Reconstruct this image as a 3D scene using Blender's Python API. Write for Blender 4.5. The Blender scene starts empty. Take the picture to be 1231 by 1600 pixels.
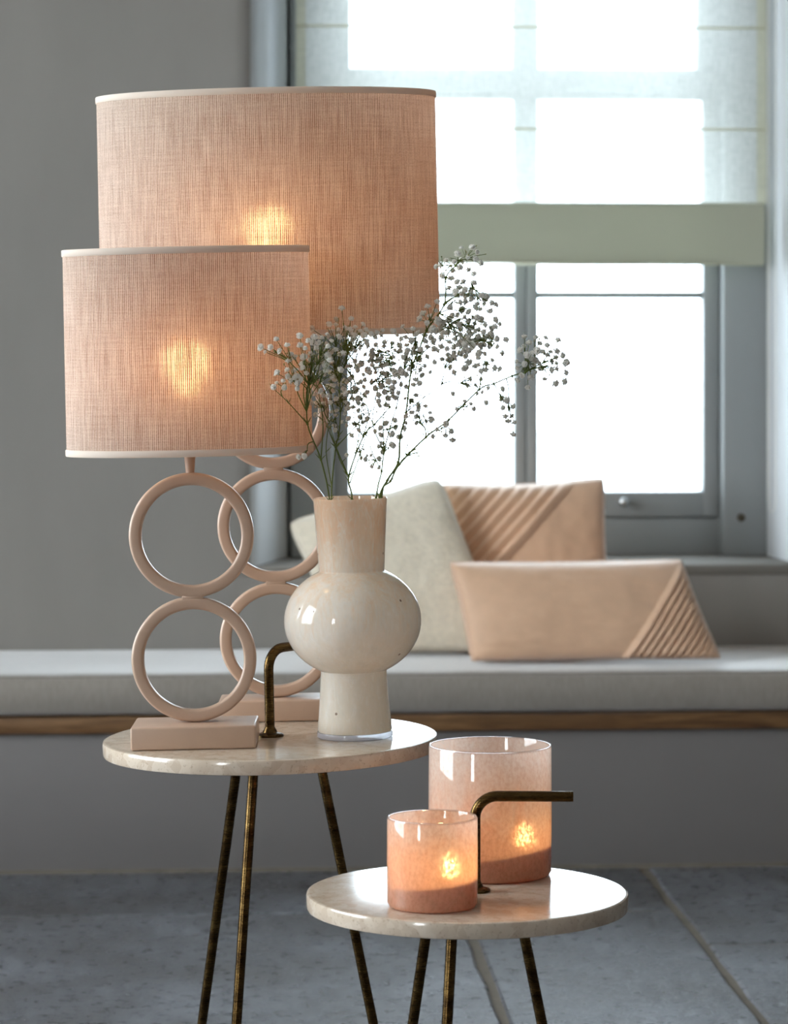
import bpy, bmesh, math, random
from mathutils import Vector, Matrix, noise

rnd = random.Random(7)
SC = bpy.context.scene
COL = SC.collection
PI = math.pi

# ------------------------------------------------------------------ camera, world, light, exposure
YAW = math.radians(3.4)
CAM_H = 1.068
cd = bpy.data.cameras.new('camera')
cd.sensor_fit = 'VERTICAL'; cd.sensor_height = 36.0; cd.lens = 108.0
cd.shift_y = -310 / 1600
cd.clip_start = 0.05; cd.clip_end = 200
cd.dof.use_dof = True; cd.dof.focus_distance = 3.55; cd.dof.aperture_fstop = 8.5
cam = bpy.data.objects.new('camera', cd); COL.objects.link(cam)
cam.location = (0, 0, CAM_H); cam.rotation_euler = (PI / 2, 0, -YAW)
SC.camera = cam

W = bpy.data.worlds.new('overcast_sky'); SC.world = W; W.use_nodes = True
bg = W.node_tree.nodes['Background']
bg.inputs[0].default_value = (0.75, 0.885, 1.0, 1); bg.inputs[1].default_value = 12.0

def portal(loc, rot, sx, sy):
    l = bpy.data.lights.new('window_daylight', 'AREA'); l.shape = 'RECTANGLE'; l.size = sx; l.size_y = sy
    l.cycles.is_portal = True
    o = bpy.data.objects.new('window_daylight', l); COL.objects.link(o); o.location = loc; o.rotation_euler = rot
portal((0.68, 6.78, 1.42), (-PI / 2, 0, 0), 1.05, 1.85)          # window facing us
def side_daylight(loc, sy, sz, watts):
    """open sky outside a window of the left wall"""
    l = bpy.data.lights.new('side_window_daylight', 'AREA'); l.shape = 'RECTANGLE'; l.size = sz; l.size_y = sy
    l.energy = watts; l.color = (1.0, 0.97, 0.94)
    o = bpy.data.objects.new('side_window_daylight', l); COL.objects.link(o); o.location = loc; o.rotation_euler = (0, -PI / 2, 0)
side_daylight((-2.88, 3.72, 1.50), 2.0, 1.9, 100)                 # sky at the window beside the tables
side_daylight((-2.88, -0.55, 1.45), 1.1, 1.3, 135)                # sky at the window beside the viewer

SC.view_settings.view_transform = 'Standard'; SC.view_settings.look = 'None'
SC.view_settings.exposure = 0.0; SC.view_settings.gamma = 1.0; SC.view_settings.use_curve_mapping = False
SC.cycles.max_bounces = 10; SC.cycles.transparent_max_bounces = 24; SC.cycles.diffuse_bounces = 7
SC.cycles.caustics_reflective = False
SC.cycles.sample_clamp_indirect = 6.0

LAMP_POWER_SMALL, LAMP_POWER_LARGE, FLAME_POWER = 17.0, 28.0, 85.0

# ------------------------------------------------------------------ helpers
def srgb(r, g, b):
    f = lambda c: (c / 255 / 12.92) if c / 255 <= 0.04045 else ((c / 255 + 0.055) / 1.055) ** 2.4
    return (f(r), f(g), f(b), 1)

def cw(l, D, z=0.0):
    """room point that lies l to the side and D ahead along the viewing direction"""
    return Vector((D * math.sin(YAW) + l * math.cos(YAW), D * math.cos(YAW) - l * math.sin(YAW), z))

def link(o, parent=None):
    COL.objects.link(o)
    if parent: o.parent = parent
    return o

def mesh(name, verts, faces, mat, parent=None, smooth=None, uvs=None):
    me = bpy.data.meshes.new(name)
    me.from_pydata([tuple(v) for v in verts], [], faces)
    if uvs is not None:
        ul = me.uv_layers.new(name='UVMap')
        for p in me.polygons:
            for li, k in zip(p.loop_indices, uvs[p.index]):
                ul.data[li].uv = k
    if isinstance(mat, (list, tuple)):
        for m_ in mat: me.materials.append(m_)
    elif mat: me.materials.append(mat)
    if smooth is not None:
        for p in me.polygons: p.use_smooth = True
        if smooth < 180: me.set_sharp_from_angle(angle=math.radians(smooth))
    me.update()
    return link(bpy.data.objects.new(name, me), parent)

def from_bm(name, bm, mat, parent=None, smooth=40):
    bmesh.ops.recalc_face_normals(bm, faces=bm.faces[:])
    me = bpy.data.meshes.new(name); bm.to_mesh(me); bm.free()
    if mat: me.materials.append(mat)
    if smooth is not None:
        for p in me.polygons: p.use_smooth = True
        if smooth < 180: me.set_sharp_from_angle(angle=math.radians(smooth))
    return link(bpy.data.objects.new(name, me), parent)

def bm_box(bm, lo, hi, bev=0.0, seg=2):
    t = bmesh.new()
    bmesh.ops.create_cube(t, size=1)
    for v in t.verts:
        v.co = Vector(((lo[i] + hi[i]) / 2 + v.co[i] * (hi[i] - lo[i]) for i in range(3)))
    if bev: bmesh.ops.bevel(t, geom=t.edges[:], offset=bev, segments=seg, profile=0.5, affect='EDGES')
    me = bpy.data.meshes.new('tmp'); t.to_mesh(me); t.free(); bm.from_mesh(me); bpy.data.meshes.remove(me)

def box(name, lo, hi, mat, parent=None, bev=0.0, seg=2):
    bm = bmesh.new(); bm_box(bm, lo, hi, bev, seg)
    return from_bm(name, bm, mat, parent)

def lathe_data(prof, n=64, closed=False, sx=1.0, sy=1.0):
    vs, fs = [], []
    m = len(prof)
    for i in range(n):
        a = 2 * PI * i / n
        for r, z in prof: vs.append((r * math.cos(a) * sx, r * math.sin(a) * sy, z))
    for i in range(n):
        j = (i + 1) % n
        for k in range(m if closed else m - 1):
            k2 = (k + 1) % m
            fs.append((i * m + k, j * m + k, j * m + k2, i * m + k2))
    return vs, fs

def lathe(name, prof, mat, parent=None, n=64, closed=False, smooth=35, sx=1.0, sy=1.0, inner=None):
    bm = bmesh.new(); vs, fs = lathe_data(prof, n, closed, sx, sy)
    bv = [bm.verts.new(v) for v in vs]
    per = len(prof) if closed else len(prof) - 1
    for q, f in enumerate(fs):
        nf = bm.faces.new([bv[i] for i in f])
        if inner and inner[0] <= q % per < inner[1]: nf.material_index = 1
    bmesh.ops.remove_doubles(bm, verts=bm.verts[:], dist=1e-6)
    o = from_bm(name, bm, mat, parent, smooth)
    if inner: o.data.materials.append(inner[2])
    return o

def tube_data(pts, rad, sides=8, cap=True):
    pts = [Vector(p) for p in pts]
    rad = rad if isinstance(rad, (list, tuple)) else [rad] * len(pts)
    vs, fs = [], []
    t0 = (pts[1] - pts[0]).normalized()
    up = Vector((0, 0, 1)) if abs(t0.z) < 0.9 else Vector((1, 0, 0))
    nrm = (up - t0 * up.dot(t0)).normalized()
    for i, p in enumerate(pts):
        a = pts[max(0, i - 1)]; b = pts[min(len(pts) - 1, i + 1)]
        t = (b - a).normalized()
        nrm = nrm - t * nrm.dot(t)
        nrm = nrm.normalized() if nrm.length > 1e-6 else t.orthogonal().normalized()
        bn = t.cross(nrm)
        for k in range(sides):
            q = 2 * PI * k / sides
            vs.append(p + (nrm * math.cos(q) + bn * math.sin(q)) * rad[i])
    for i in range(len(pts) - 1):
        for k in range(sides):
            k2 = (k + 1) % sides
            fs.append((i * sides + k, i * sides + k2, (i + 1) * sides + k2, (i + 1) * sides + k))
    if cap:
        fs.append(tuple(range(sides))[::-1]); fs.append(tuple((len(pts) - 1) * sides + k for k in range(sides)))
    return vs, fs

class MB:
    def __init__(s): s.v, s.f = [], []
    def add(s, vf):
        o = len(s.v); s.v += [tuple(x) for x in vf[0]]; s.f += [tuple(i + o for i in f) for f in vf[1]]
    def build(s, name, mat, parent=None, smooth=60): return mesh(name, s.v, s.f, mat, parent, smooth)

def arc_path(a, corner, b, r, n=8):
    """polyline a -> b through a rounded corner"""
    a, corner, b = Vector(a), Vector(corner), Vector(b)
    d1 = (a - corner).normalized(); d2 = (b - corner).normalized()
    p1, p2 = corner + d1 * r, corner + d2 * r
    c = corner + d1 * r + d2 * r
    out = [a, p1]
    for i in range(1, n):
        t = i / n * PI / 2
        out.append(c - d2 * r * math.cos(t) - d1 * r * math.sin(t))
    return out + [p2, b]

def empty(name, loc, rotz=0.0, mtx=None):
    o = bpy.data.objects.new(name, None); COL.objects.link(o); o.empty_display_size = 0.05
    if mtx is not None: o.matrix_world = mtx
    else: o.location = loc; o.rotation_euler = (0, 0, rotz)
    return o

def tag(o, label, cat, group=None):
    o['label'] = label; o['category'] = cat
    if group: o['group'] = group
    return o

def struct(o, label=None):
    o['kind'] = 'structure'
    if label: o['label'] = label
    return o

# ------------------------------------------------------------------ materials
def M(name):
    m = bpy.data.materials.new(name); m.use_nodes = True
    nt = m.node_tree; nt.nodes.clear()
    out = nt.nodes.new('ShaderNodeOutputMaterial')
    return m, nt, out

def N(nt, t, **kw):
    n = nt.nodes.new(t)
    for k, v in kw.items():
        if k == 'ins':
            for a, b in v.items(): n.inputs[a].default_value = b
        else: setattr(n, k, v)
    return n

def ramp(nt, fac, stops, interp='LINEAR'):
    r = nt.nodes.new('ShaderNodeValToRGB'); r.color_ramp.interpolation = interp
    while len(r.color_ramp.elements) < len(stops): r.color_ramp.elements.new(0.5)
    for e, (p, c) in zip(r.color_ramp.elements, stops): e.position = p; e.color = c
    nt.links.new(fac, r.inputs[0]); return r.outputs[0]

def coords(nt, kind='Object', scale=(1, 1, 1), rot=(0, 0, 0)):
    tc = N(nt, 'ShaderNodeTexCoord'); mp = N(nt, 'ShaderNodeMapping')
    mp.inputs['Scale'].default_value = scale; mp.inputs['Rotation'].default_value = rot
    nt.links.new(tc.outputs[kind], mp.inputs[0]); return mp.outputs[0]

def nz(nt, vec, scale, detail=4, rough=0.5, dist=0.0):
    n = N(nt, 'ShaderNodeTexNoise', ins={'Scale': scale, 'Detail': detail, 'Roughness': rough, 'Distortion': dist})
    nt.links.new(vec, n.inputs['Vector']); return n.outputs['Fac']

def bump(nt, h, strength, dist=0.002):
    b = N(nt, 'ShaderNodeBump', ins={'Strength': strength, 'Distance': dist})
    nt.links.new(h, b.inputs['Height']); return b.outputs[0]

def math_(nt, op, a, b=None):
    n = N(nt, 'ShaderNodeMath', operation=op)
    for i, x in enumerate((a, b)):
        if x is None: continue
        if isinstance(x, (int, float)): n.inputs[i].default_value = x
        else: nt.links.new(x, n.inputs[i])
    return n.outputs[0]

def skin(nt, base=0.04, edge=0.85):
    """reflectance of a clear surface, the same from both sides"""
    lw = N(nt, 'ShaderNodeLayerWeight', ins={'Blend': 0.5})
    return math_(nt, 'ADD', math_(nt, 'MULTIPLY', math_(nt, 'POWER', lw.outputs['Facing'], 5.0), edge), base)

def mixsh(nt, fac, a, b):
    n = N(nt, 'ShaderNodeMixShader')
    if isinstance(fac, (int, float)): n.inputs[0].default_value = fac
    else: nt.links.new(fac, n.inputs[0])
    nt.links.new(a, n.inputs[1]); nt.links.new(b, n.inputs[2]); return n.outputs[0]

def principled(name, col, rough=0.5, metal=0.0, spec=0.5, coat=0.0, noise_amt=0.0, nscale=20, nstretch=(1, 1, 1), bmp=0.0, bscale=200, bdist=0.001, sheen=0.0, sss=0.0):
    m, nt, out = M(name)
    p = N(nt, 'ShaderNodeBsdfPrincipled', ins={'Base Color': col, 'Roughness': rough, 'Metallic': metal, 'Specular IOR Level': spec, 'Coat Weight': coat, 'Sheen Weight': sheen})
    if sss: p.inputs['Subsurface Weight'].default_value = sss; p.inputs['Subsurface Radius'].default_value = (0.02, 0.012, 0.008)
    v = coords(nt, 'Object', nstretch)
    if noise_amt:
        f = nz(nt, v, nscale, 5, 0.6)
        d = tuple(c * (1 - noise_amt) for c in col[:3]) + (1,); l = tuple(min(1, c * (1 + noise_amt)) for c in col[:3]) + (1,)
        nt.links.new(ramp(nt, f, [(0.3, d), (0.7, l)]), p.inputs['Base Color'])
    if bmp:
        nt.links.new(bump(nt, nz(nt, v, bscale, 4, 0.6), bmp, bdist), p.inputs['Normal'])
    nt.links.new(p.outputs[0], out.inputs[0])
    return m

PLASTER = principled('limewashed_plaster', srgb(147, 142, 137), 0.85, noise_amt=0.07, nscale=3.0, nstretch=(1, 1, 0.35), bmp=0.15, bscale=30, bdist=0.004)
CEIL = principled('white_ceiling', srgb(215, 213, 208), 0.9)
FRAME = principled('grey_paint', srgb(146, 149, 149), 0.42, noise_amt=0.03, nscale=6)
PANELPAINT = principled('bench_panel_paint', srgb(118, 113, 111), 0.55, noise_amt=0.05, nscale=3, nstretch=(0.5, 1, 1))
GROUT = principled('grout', srgb(116, 108, 97), 0.9, noise_amt=0.15, nscale=25)
LINEN = principled('linen', srgb(140, 131, 122), 0.55, noise_amt=0.10, nscale=160, nstretch=(1, 1, 0.25), bmp=0.5, bscale=500, bdist=0.001, sheen=1.0)
BOUCLE = principled('boucle_wool', srgb(240, 227, 204), 0.7, noise_amt=0.08, nscale=90, bmp=0.9, bscale=170, bdist=0.004, sheen=0.8)
VELVET = principled('peach_velvet', srgb(222, 180, 146), 0.55, noise_amt=0.04, nscale=40, bmp=0.25, bscale=600, bdist=0.0008, sheen=1.0)
LACQUER = principled('dusty_pink_lacquer', srgb(190, 161, 140), 0.36, coat=0.15, noise_amt=0.02, nscale=60, bmp=0.06, bscale=300, bdist=0.0006)
IRON = principled('window_iron', srgb(92, 84, 70), 0.3, metal=0.9)
CHROME = principled('brushed_steel', srgb(190, 190, 190), 0.25, metal=1.0)
GREEN = principled('stem_green', srgb(88, 104, 38), 0.55, noise_amt=0.2, nscale=60)
CALYX = principled('pale_calyx', srgb(186, 192, 146), 0.6)
BUD = principled('flower_bud', srgb(158, 152, 104), 0.7)
SOOT = principled('candle_wick', srgb(40, 32, 28), 0.9)
CERAMIC = principled('lamp_socket', srgb(225, 220, 210), 0.4)

def stone_floor():
    m, nt, out = M('flagstone')
    p = N(nt, 'ShaderNodeBsdfPrincipled', ins={'Roughness': 0.5, 'Specular IOR Level': 0.7})
    v = coords(nt, 'Object')
    f1 = nz(nt, v, 3.2, 8, 0.62, 0.3); f2 = nz(nt, v, 38, 6, 0.7)
    oi = N(nt, 'ShaderNodeObjectInfo')
    base = ramp(nt, f1, [(0.30, srgb(86, 84, 83)), (0.5, srgb(106, 108, 113)), (0.70, srgb(132, 136, 144))])
    mx = N(nt, 'ShaderNodeMix', data_type='RGBA', blend_type='MULTIPLY', ins={'Factor': 0.8})
    nt.links.new(base, mx.inputs[6]); nt.links.new(ramp(nt, f2, [(0.36, (0.42, 0.42, 0.44, 1)), (0.6, (1, 1, 1, 1))]), mx.inputs[7])
    hs = N(nt, 'ShaderNodeHueSaturation'); nt.links.new(mx.outputs[2], hs.inputs['Color'])
    nt.links.new(math_(nt, 'ADD', math_(nt, 'MULTIPLY', oi.outputs['Random'], 0.25), 0.85), hs.inputs['Value'])
    nt.links.new(hs.outputs[0], p.inputs['Base Color'])
    nt.links.new(math_(nt, 'ADD', math_(nt, 'MULTIPLY', f2, 0.35), 0.12), p.inputs['Roughness'])
    h = math_(nt, 'ADD', f1, math_(nt, 'MULTIPLY', f2, 0.5))
    nt.links.new(bump(nt, h, 0.8, 0.012), p.inputs['Normal'])
    nt.links.new(p.outputs[0], out.inputs[0]); return m
FLAG = stone_floor()

def oak():
    m, nt, out = M('oak')
    p = N(nt, 'ShaderNodeBsdfPrincipled', ins={'Roughness': 0.5})
    v = coords(nt, 'Object', (1.2, 14, 14))
    f = nz(nt, v, 3.0, 6, 0.6, 1.6); g = nz(nt, coords(nt, 'Object', (8, 160, 160)), 3, 3)
    c = ramp(nt, f, [(0.3, srgb(74, 48, 27)), (0.5, srgb(112, 79, 47)), (0.68, srgb(136, 101, 66))])
    mx = N(nt, 'ShaderNodeMix', data_type='RGBA', blend_type='MULTIPLY', ins={'Factor': 0.5})
    nt.links.new(c, mx.inputs[6]); nt.links.new(ramp(nt, g, [(0.35, (0.55, 0.55, 0.55, 1)), (0.6, (1, 1, 1, 1))]), mx.inputs[7])
    nt.links.new(mx.outputs[2], p.inputs['Base Color']); nt.links.new(p.outputs[0], out.inputs[0]); return m
OAK = oak()

def marble():
    m, nt, out = M('beige_agglomerate_stone')
    p = N(nt, 'ShaderNodeBsdfPrincipled', ins={'Roughness': 0.13, 'Specular IOR Level': 0.6})
    v = coords(nt, 'Object')
    vo = N(nt, 'ShaderNodeTexVoronoi', ins={'Scale': 95.0, 'Randomness': 1.0}); 
    mp = N(nt, 'ShaderNodeVectorMath', operation='ADD'); nn = N(nt, 'ShaderNodeTexNoise', ins={'Scale': 45.0, 'Detail': 3.0})
    nt.links.new(v, nn.inputs['Vector']); sc = N(nt, 'ShaderNodeVectorMath', operation='SCALE', ins={'Scale': 0.014})
    nt.links.new(nn.outputs['Color'], sc.inputs[0]); nt.links.new(v, mp.inputs[0]); nt.links.new(sc.outputs[0], mp.inputs[1])
    nt.links.new(mp.outputs[0], vo.inputs['Vector'])
    sep = N(nt, 'ShaderNodeSeparateColor'); nt.links.new(vo.outputs['Color'], sep.inputs[0])
    chip = ramp(nt, sep.outputs[0], [(0.0, srgb(186, 168, 150)), (0.4, srgb(202, 187, 169)), (0.8, srgb(210, 197, 181)), (1.0, srgb(184, 164, 145))])
    f2 = nz(nt, v, 14, 6, 0.65, 0.5); f3 = nz(nt, v, 260, 3)
    mx = N(nt, 'ShaderNodeMix', data_type='RGBA', ins={}); nt.links.new(math_(nt, 'MULTIPLY', f2, 0.7), mx.inputs[0])
    nt.links.new(chip, mx.inputs[6]); mx.inputs[7].default_value = srgb(202, 184, 164)
    m2 = N(nt, 'ShaderNodeMix', data_type='RGBA', blend_type='MULTIPLY', ins={'Factor': 0.6})
    nt.links.new(mx.outputs[2], m2.inputs[6]); nt.links.new(ramp(nt, f3, [(0.30, (0.62, 0.57, 0.52, 1)), (0.42, (1, 1, 1, 1))]), m2.inputs[7])
    nt.links.new(m2.outputs[2], p.inputs['Base Color']); nt.links.new(p.outputs[0], out.inputs[0]); return m
MARBLE = marble()

def antique_brass():
    m, nt, out = M('antique_brass')
    p = N(nt, 'ShaderNodeBsdfPrincipled', ins={'Metallic': 1.0, 'Roughness': 0.36})
    f = nz(nt, coords(nt, 'Object', (3, 3, 30)), 3, 5, 0.6); g = nz(nt, coords(nt, 'Object', (60, 60, 900)), 2, 2)
    c = ramp(nt, f, [(0.3, srgb(46, 33, 19)), (0.55, srgb(82, 63, 35)), (0.75, srgb(110, 90, 54))])
    nt.links.new(c, p.inputs['Base Color'])
    nt.links.new(math_(nt, 'ADD', math_(nt, 'MULTIPLY', g, 0.2), 0.18), p.inputs['Roughness'])
    nt.links.new(p.outputs[0], out.inputs[0]); return m
BRASS = antique_brass()

def window_glass():
    m, nt, out = M('window_glass')
    t = N(nt, 'ShaderNodeBsdfTransparent', ins={'Color': (0.97, 0.98, 0.98, 1)}); g = N(nt, 'ShaderNodeBsdfGlossy', ins={'Roughness': 0.02})
    fr = skin(nt)
    nt.links.new(mixsh(nt, fr, t.outputs[0], g.outputs[0]), out.inputs[0]); return m
PANE = window_glass()

def sheer(name, col, open_, trl):
    """loose linen: open_ of the light passes between the threads, the rest is scattered"""
    m, nt, out = M(name)
    v = coords(nt, 'Object')
    f = nz(nt, coords(nt, 'Object', (60, 60, 8)), 6, 4); g = nz(nt, coords(nt, 'Object', (6, 6, 60)), 6, 4)
    w = math_(nt, 'ADD', math_(nt, 'MULTIPLY', f, 0.5), math_(nt, 'MULTIPLY', g, 0.5))
    d = N(nt, 'ShaderNodeBsdfDiffuse', ins={'Color': col}); t = N(nt, 'ShaderNodeBsdfTranslucent', ins={'Color': col})
    tr = N(nt, 'ShaderNodeBsdfTransparent')
    s = mixsh(nt, trl, d.outputs[0], t.outputs[0])
    fac = math_(nt, 'MULTIPLY', w, open_ * 2)
    nt.links.new(mixsh(nt, fac, s, tr.outputs[0]), out.inputs[0]); return m
SHEER = sheer('sheer_linen', srgb(222, 222, 216), 0.36, 0.5)
SHEER2 = sheer('doubled_linen', srgb(212, 208, 184), 0.25, 0.42)
SHEER3 = sheer('folded_linen', srgb(190, 190, 172), 0.010, 0.24)

def shade_fabric():
    m, nt, out = M('lampshade_weave')
    tc = N(nt, 'ShaderNodeTexCoord'); uv = tc.outputs['UV']
    def wave(axis, scale, dist, dscale):
        w = N(nt, 'ShaderNodeTexWave', wave_type='BANDS', bands_direction=axis, wave_profile='SIN',
              ins={'Scale': scale, 'Distortion': dist, 'Detail': 2.0, 'Detail Scale': dscale})
        return w
    def stretch(sx, sy):
        mp = N(nt, 'ShaderNodeMapping'); mp.inputs['Scale'].default_value = (sx, sy, 1); nt.links.new(uv, mp.inputs[0]); return mp.outputs[0]
    wx = wave('X', 135, 0.0, 1.0); wy = wave('Y', 170, 0.0, 1.0)
    # threads wander a little
    jit = N(nt, 'ShaderNodeTexNoise', ins={'Scale': 1.0, 'Detail': 3.0}); nt.links.new(stretch(500, 30), jit.inputs['Vector'])
    sc = N(nt, 'ShaderNodeVectorMath', operation='SCALE', ins={'Scale': 0.0011}); nt.links.new(jit.outputs['Color'], sc.inputs[0])
    ad = N(nt, 'ShaderNodeVectorMath', operation='ADD'); nt.links.new(uv, ad.inputs[0]); nt.links.new(sc.outputs[0], ad.inputs[1])
    nt.links.new(ad.outputs[0], wx.inputs['Vector']); nt.links.new(ad.outputs[0], wy.inputs['Vector'])
    slub = nz(nt, stretch(420, 14), 1.0, 4, 0.65); slubh = nz(nt, stretch(14, 520), 1.0, 4, 0.65); cloud = nz(nt, stretch(30, 18), 1.0, 4, 0.6)
    fine = nz(nt, stretch(500, 500), 1.0, 3)
    a = math_(nt, 'MULTIPLY', wx.outputs['Fac'], 0.55)
    a = math_(nt, 'ADD', a, math_(nt, 'MULTIPLY', wy.outputs['Fac'], 0.12))
    a = math_(nt, 'ADD', a, math_(nt, 'MULTIPLY', math_(nt, 'SUBTRACT', slub, 0.5), 1.0))
    a = math_(nt, 'ADD', a, math_(nt, 'MULTIPLY', math_(nt, 'SUBTRACT', slubh, 0.5), 0.45))
    a = math_(nt, 'ADD', a, math_(nt, 'MULTIPLY', math_(nt, 'SUBTRACT', fine, 0.5), 0.5))
    a = math_(nt, 'ADD', a, math_(nt, 'MULTIPLY', math_(nt, 'SUBTRACT', cloud, 0.5), 0.25))   # high = thin place between ribs
    cl = N(nt, 'ShaderNodeClamp'); nt.links.new(a, cl.inputs[0]); w = cl.outputs[0]
    cd_ = ramp(nt, w, [(0.0, srgb(164, 144, 126)), (0.4, srgb(222, 211, 199)), (0.8, srgb(242, 234, 226))])
    ct = ramp(nt, w, [(0.0, srgb(170, 108, 78)), (0.45, srgb(226, 182, 152)), (0.9, srgb(250, 224, 200))])
    d = N(nt, 'ShaderNodeBsdfDiffuse'); t = N(nt, 'ShaderNodeBsdfTranslucent')
    nt.links.new(cd_, d.inputs[0]); nt.links.new(ct, t.inputs[0])
    b = bump(nt, w, 0.35, 0.0008); nt.links.new(b, d.inputs['Normal'])
    s = mixsh(nt, 0.42, d.outputs[0], t.outputs[0])
    r = N(nt, 'ShaderNodeBsdfRefraction', distribution='GGX', ins={'Roughness': 0.52, 'IOR': 1.5}); r.inputs[0].default_value = srgb(250, 220, 190)
    fac = math_(nt, 'MULTIPLY', math_(nt, 'POWER', w, 1.8), 0.30)
    nt.links.new(mixsh(nt, fac, s, r.outputs[0]), out.inputs[0]); return m
SHADE = shade_fabric()

def tape():
    m, nt, out = M('lampshade_tape')
    d = N(nt, 'ShaderNodeBsdfDiffuse', ins={'Color': srgb(236, 226, 214)}); t = N(nt, 'ShaderNodeBsdfTranslucent', ins={'Color': srgb(236, 214, 190)})
    nt.links.new(mixsh(nt, 0.3, d.outputs[0], t.outputs[0]), out.inputs[0]); return m
TAPE = tape()

def glow(name, col, strength):
    m, nt, out = M(name)
    e = N(nt, 'ShaderNodeEmission', ins={'Color': col, 'Strength': strength}); nt.links.new(e.outputs[0], out.inputs[0]); return m
BULB_S = glow('lit_bulb_small', (1.0, 0.68, 0.36, 1), LAMP_POWER_SMALL)
BULB_L = glow('lit_bulb_large', (1.0, 0.68, 0.36, 1), LAMP_POWER_LARGE)
FLAME = glow('candle_flame', (1.0, 0.64, 0.28, 1), FLAME_POWER)

def coloured_glass(name, lo_stops, transp, trl, speck, zscale, swirl, diffuse_through=False, specks=0):
    """blown glass with colour powder: a milky scattering body under a clear glossy skin; lo_stops colours run over mixed height and swirl"""
    m, nt, out = M(name)
    v = coords(nt, 'Object')
    sw = nz(nt, coords(nt, 'Object', swirl), 6.0, 6, 0.65, 1.2)
    tc = N(nt, 'ShaderNodeTexCoord'); sep = N(nt, 'ShaderNodeSeparateXYZ'); nt.links.new(tc.outputs['Object'], sep.inputs[0])
    h = math_(nt, 'ADD', math_(nt, 'MULTIPLY', sep.outputs[2], zscale), math_(nt, 'MULTIPLY', math_(nt, 'SUBTRACT', sw, 0.5), 0.9))
    c = ramp(nt, h, lo_stops)
    sp = nz(nt, coords(nt, 'Object', (1, 1, 0.7)), speck[0], 3, 0.7)
    mx = N(nt, 'ShaderNodeMix', data_type='RGBA', blend_type='MULTIPLY', ins={'Factor': speck[1]})
    nt.links.new(c, mx.inputs[6]); nt.links.new(ramp(nt, sp, [(0.35, (0.72, 0.55, 0.45, 1)), (0.6, (1, 1, 1, 1))]), mx.inputs[7])
    col = mx.outputs[2]
    if specks:
        vo = N(nt, 'ShaderNodeTexVoronoi', ins={'Scale': specks}); nt.links.new(v, vo.inputs['Vector'])
        sp2 = N(nt, 'ShaderNodeSeparateColor'); nt.links.new(vo.outputs['Color'], sp2.inputs[0])
        hit = math_(nt, 'MULTIPLY', math_(nt, 'LESS_THAN', vo.outputs['Distance'], 0.085), math_(nt, 'GREATER_THAN', sp2.outputs[0], 0.72))
        m3 = N(nt, 'ShaderNodeMix', data_type='RGBA'); nt.links.new(math_(nt, 'MULTIPLY', hit, 0.8), m3.inputs[0]); nt.links.new(col, m3.inputs[6]); m3.inputs[7].default_value = srgb(120, 84, 56)
        milk = nz(nt, coords(nt, 'Object', (26, 26, 9)), 4.0, 5, 0.7, 2.0)
        m4 = N(nt, 'ShaderNodeMix', data_type='RGBA'); nt.links.new(ramp(nt, milk, [(0.50, (0, 0, 0, 1)), (0.68, (0.7, 0.7, 0.7, 1))]), m4.inputs[0]); nt.links.new(m3.outputs[2], m4.inputs[6]); m4.inputs[7].default_value = srgb(255, 250, 242)
        col = m4.outputs[2]
    d = N(nt, 'ShaderNodeBsdfDiffuse'); t = N(nt, 'ShaderNodeBsdfTranslucent'); r = N(nt, 'ShaderNodeBsdfRefraction', ins={'Roughness': 0.5, 'IOR': 1.45}) if diffuse_through else N(nt, 'ShaderNodeBsdfTransparent')
    for n in (d, t): nt.links.new(col, n.inputs[0])
    nt.links.new(col, r.inputs[0])
    s = mixsh(nt, trl, d.outputs[0], t.outputs[0])
    tf = math_(nt, 'MULTIPLY', ramp(nt, sp, [(0.42, (0.06, 0.06, 0.06, 1)), (0.66, (1, 1, 1, 1))]), transp)
    s = mixsh(nt, tf, s, r.outputs[0])
    g = N(nt, 'ShaderNodeBsdfGlossy', ins={'Roughness': 0.03}); fr = skin(nt)
    nt.links.new(mixsh(nt, fr, s, g.outputs[0]), out.inputs[0]); return m
VASEGLASS = coloured_glass('milky_peach_glass', [(0.0, srgb(248, 238, 222)), (0.42, srgb(253, 246, 235)), (0.60, srgb(252, 236, 216)), (0.85, srgb(250, 220, 190))], 0.08, 0.40, (70, 0.12), 3.0, (9, 9, 2.2), specks=52)
HOLDER = coloured_glass('frosted_peach_glass', [(0.0, srgb(238, 190, 160)), (0.35, srgb(244, 204, 178)), (0.7, srgb(247, 226, 212)), (1.0, srgb(248, 234, 224))], 0.20, 0.55, (260, 0.45), 7.0, (5, 5, 3), True)

def clear_glass():
    m, nt, out = M('clear_glass')
    t = N(nt, 'ShaderNodeBsdfTransparent', ins={'Color': (0.90, 0.90, 0.92, 1)}); g = N(nt, 'ShaderNodeBsdfGlossy', ins={'Roughness': 0.02})
    fr = skin(nt)
    nt.links.new(mixsh(nt, fr, t.outputs[0], g.outputs[0]), out.inputs[0]); return m
CLEAR = clear_glass()
def inner_skin():
    m, nt, out = M('clear_inner_glass')
    t = N(nt, 'ShaderNodeBsdfTransparent', ins={'Color': (0.98, 0.97, 0.96, 1)}); g = N(nt, 'ShaderNodeBsdfGlossy', ins={'Roughness': 0.05})
    nt.links.new(mixsh(nt, 0.04, t.outputs[0], g.outputs[0]), out.inputs[0]); return m
INNER = inner_skin()
def foot_glass():
    m, nt, out = M('thick_clear_glass')
    t = N(nt, 'ShaderNodeBsdfTransparent', ins={'Color': (0.92, 0.92, 0.94, 1)}); d = N(nt, 'ShaderNodeBsdfDiffuse', ins={'Color': srgb(206, 202, 208)}); g = N(nt, 'ShaderNodeBsdfGlossy', ins={'Roughness': 0.03})
    fr = skin(nt)
    nt.links.new(mixsh(nt, fr, mixsh(nt, 0.55, t.outputs[0], d.outputs[0]), g.outputs[0]), out.inputs[0]); return m
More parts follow.
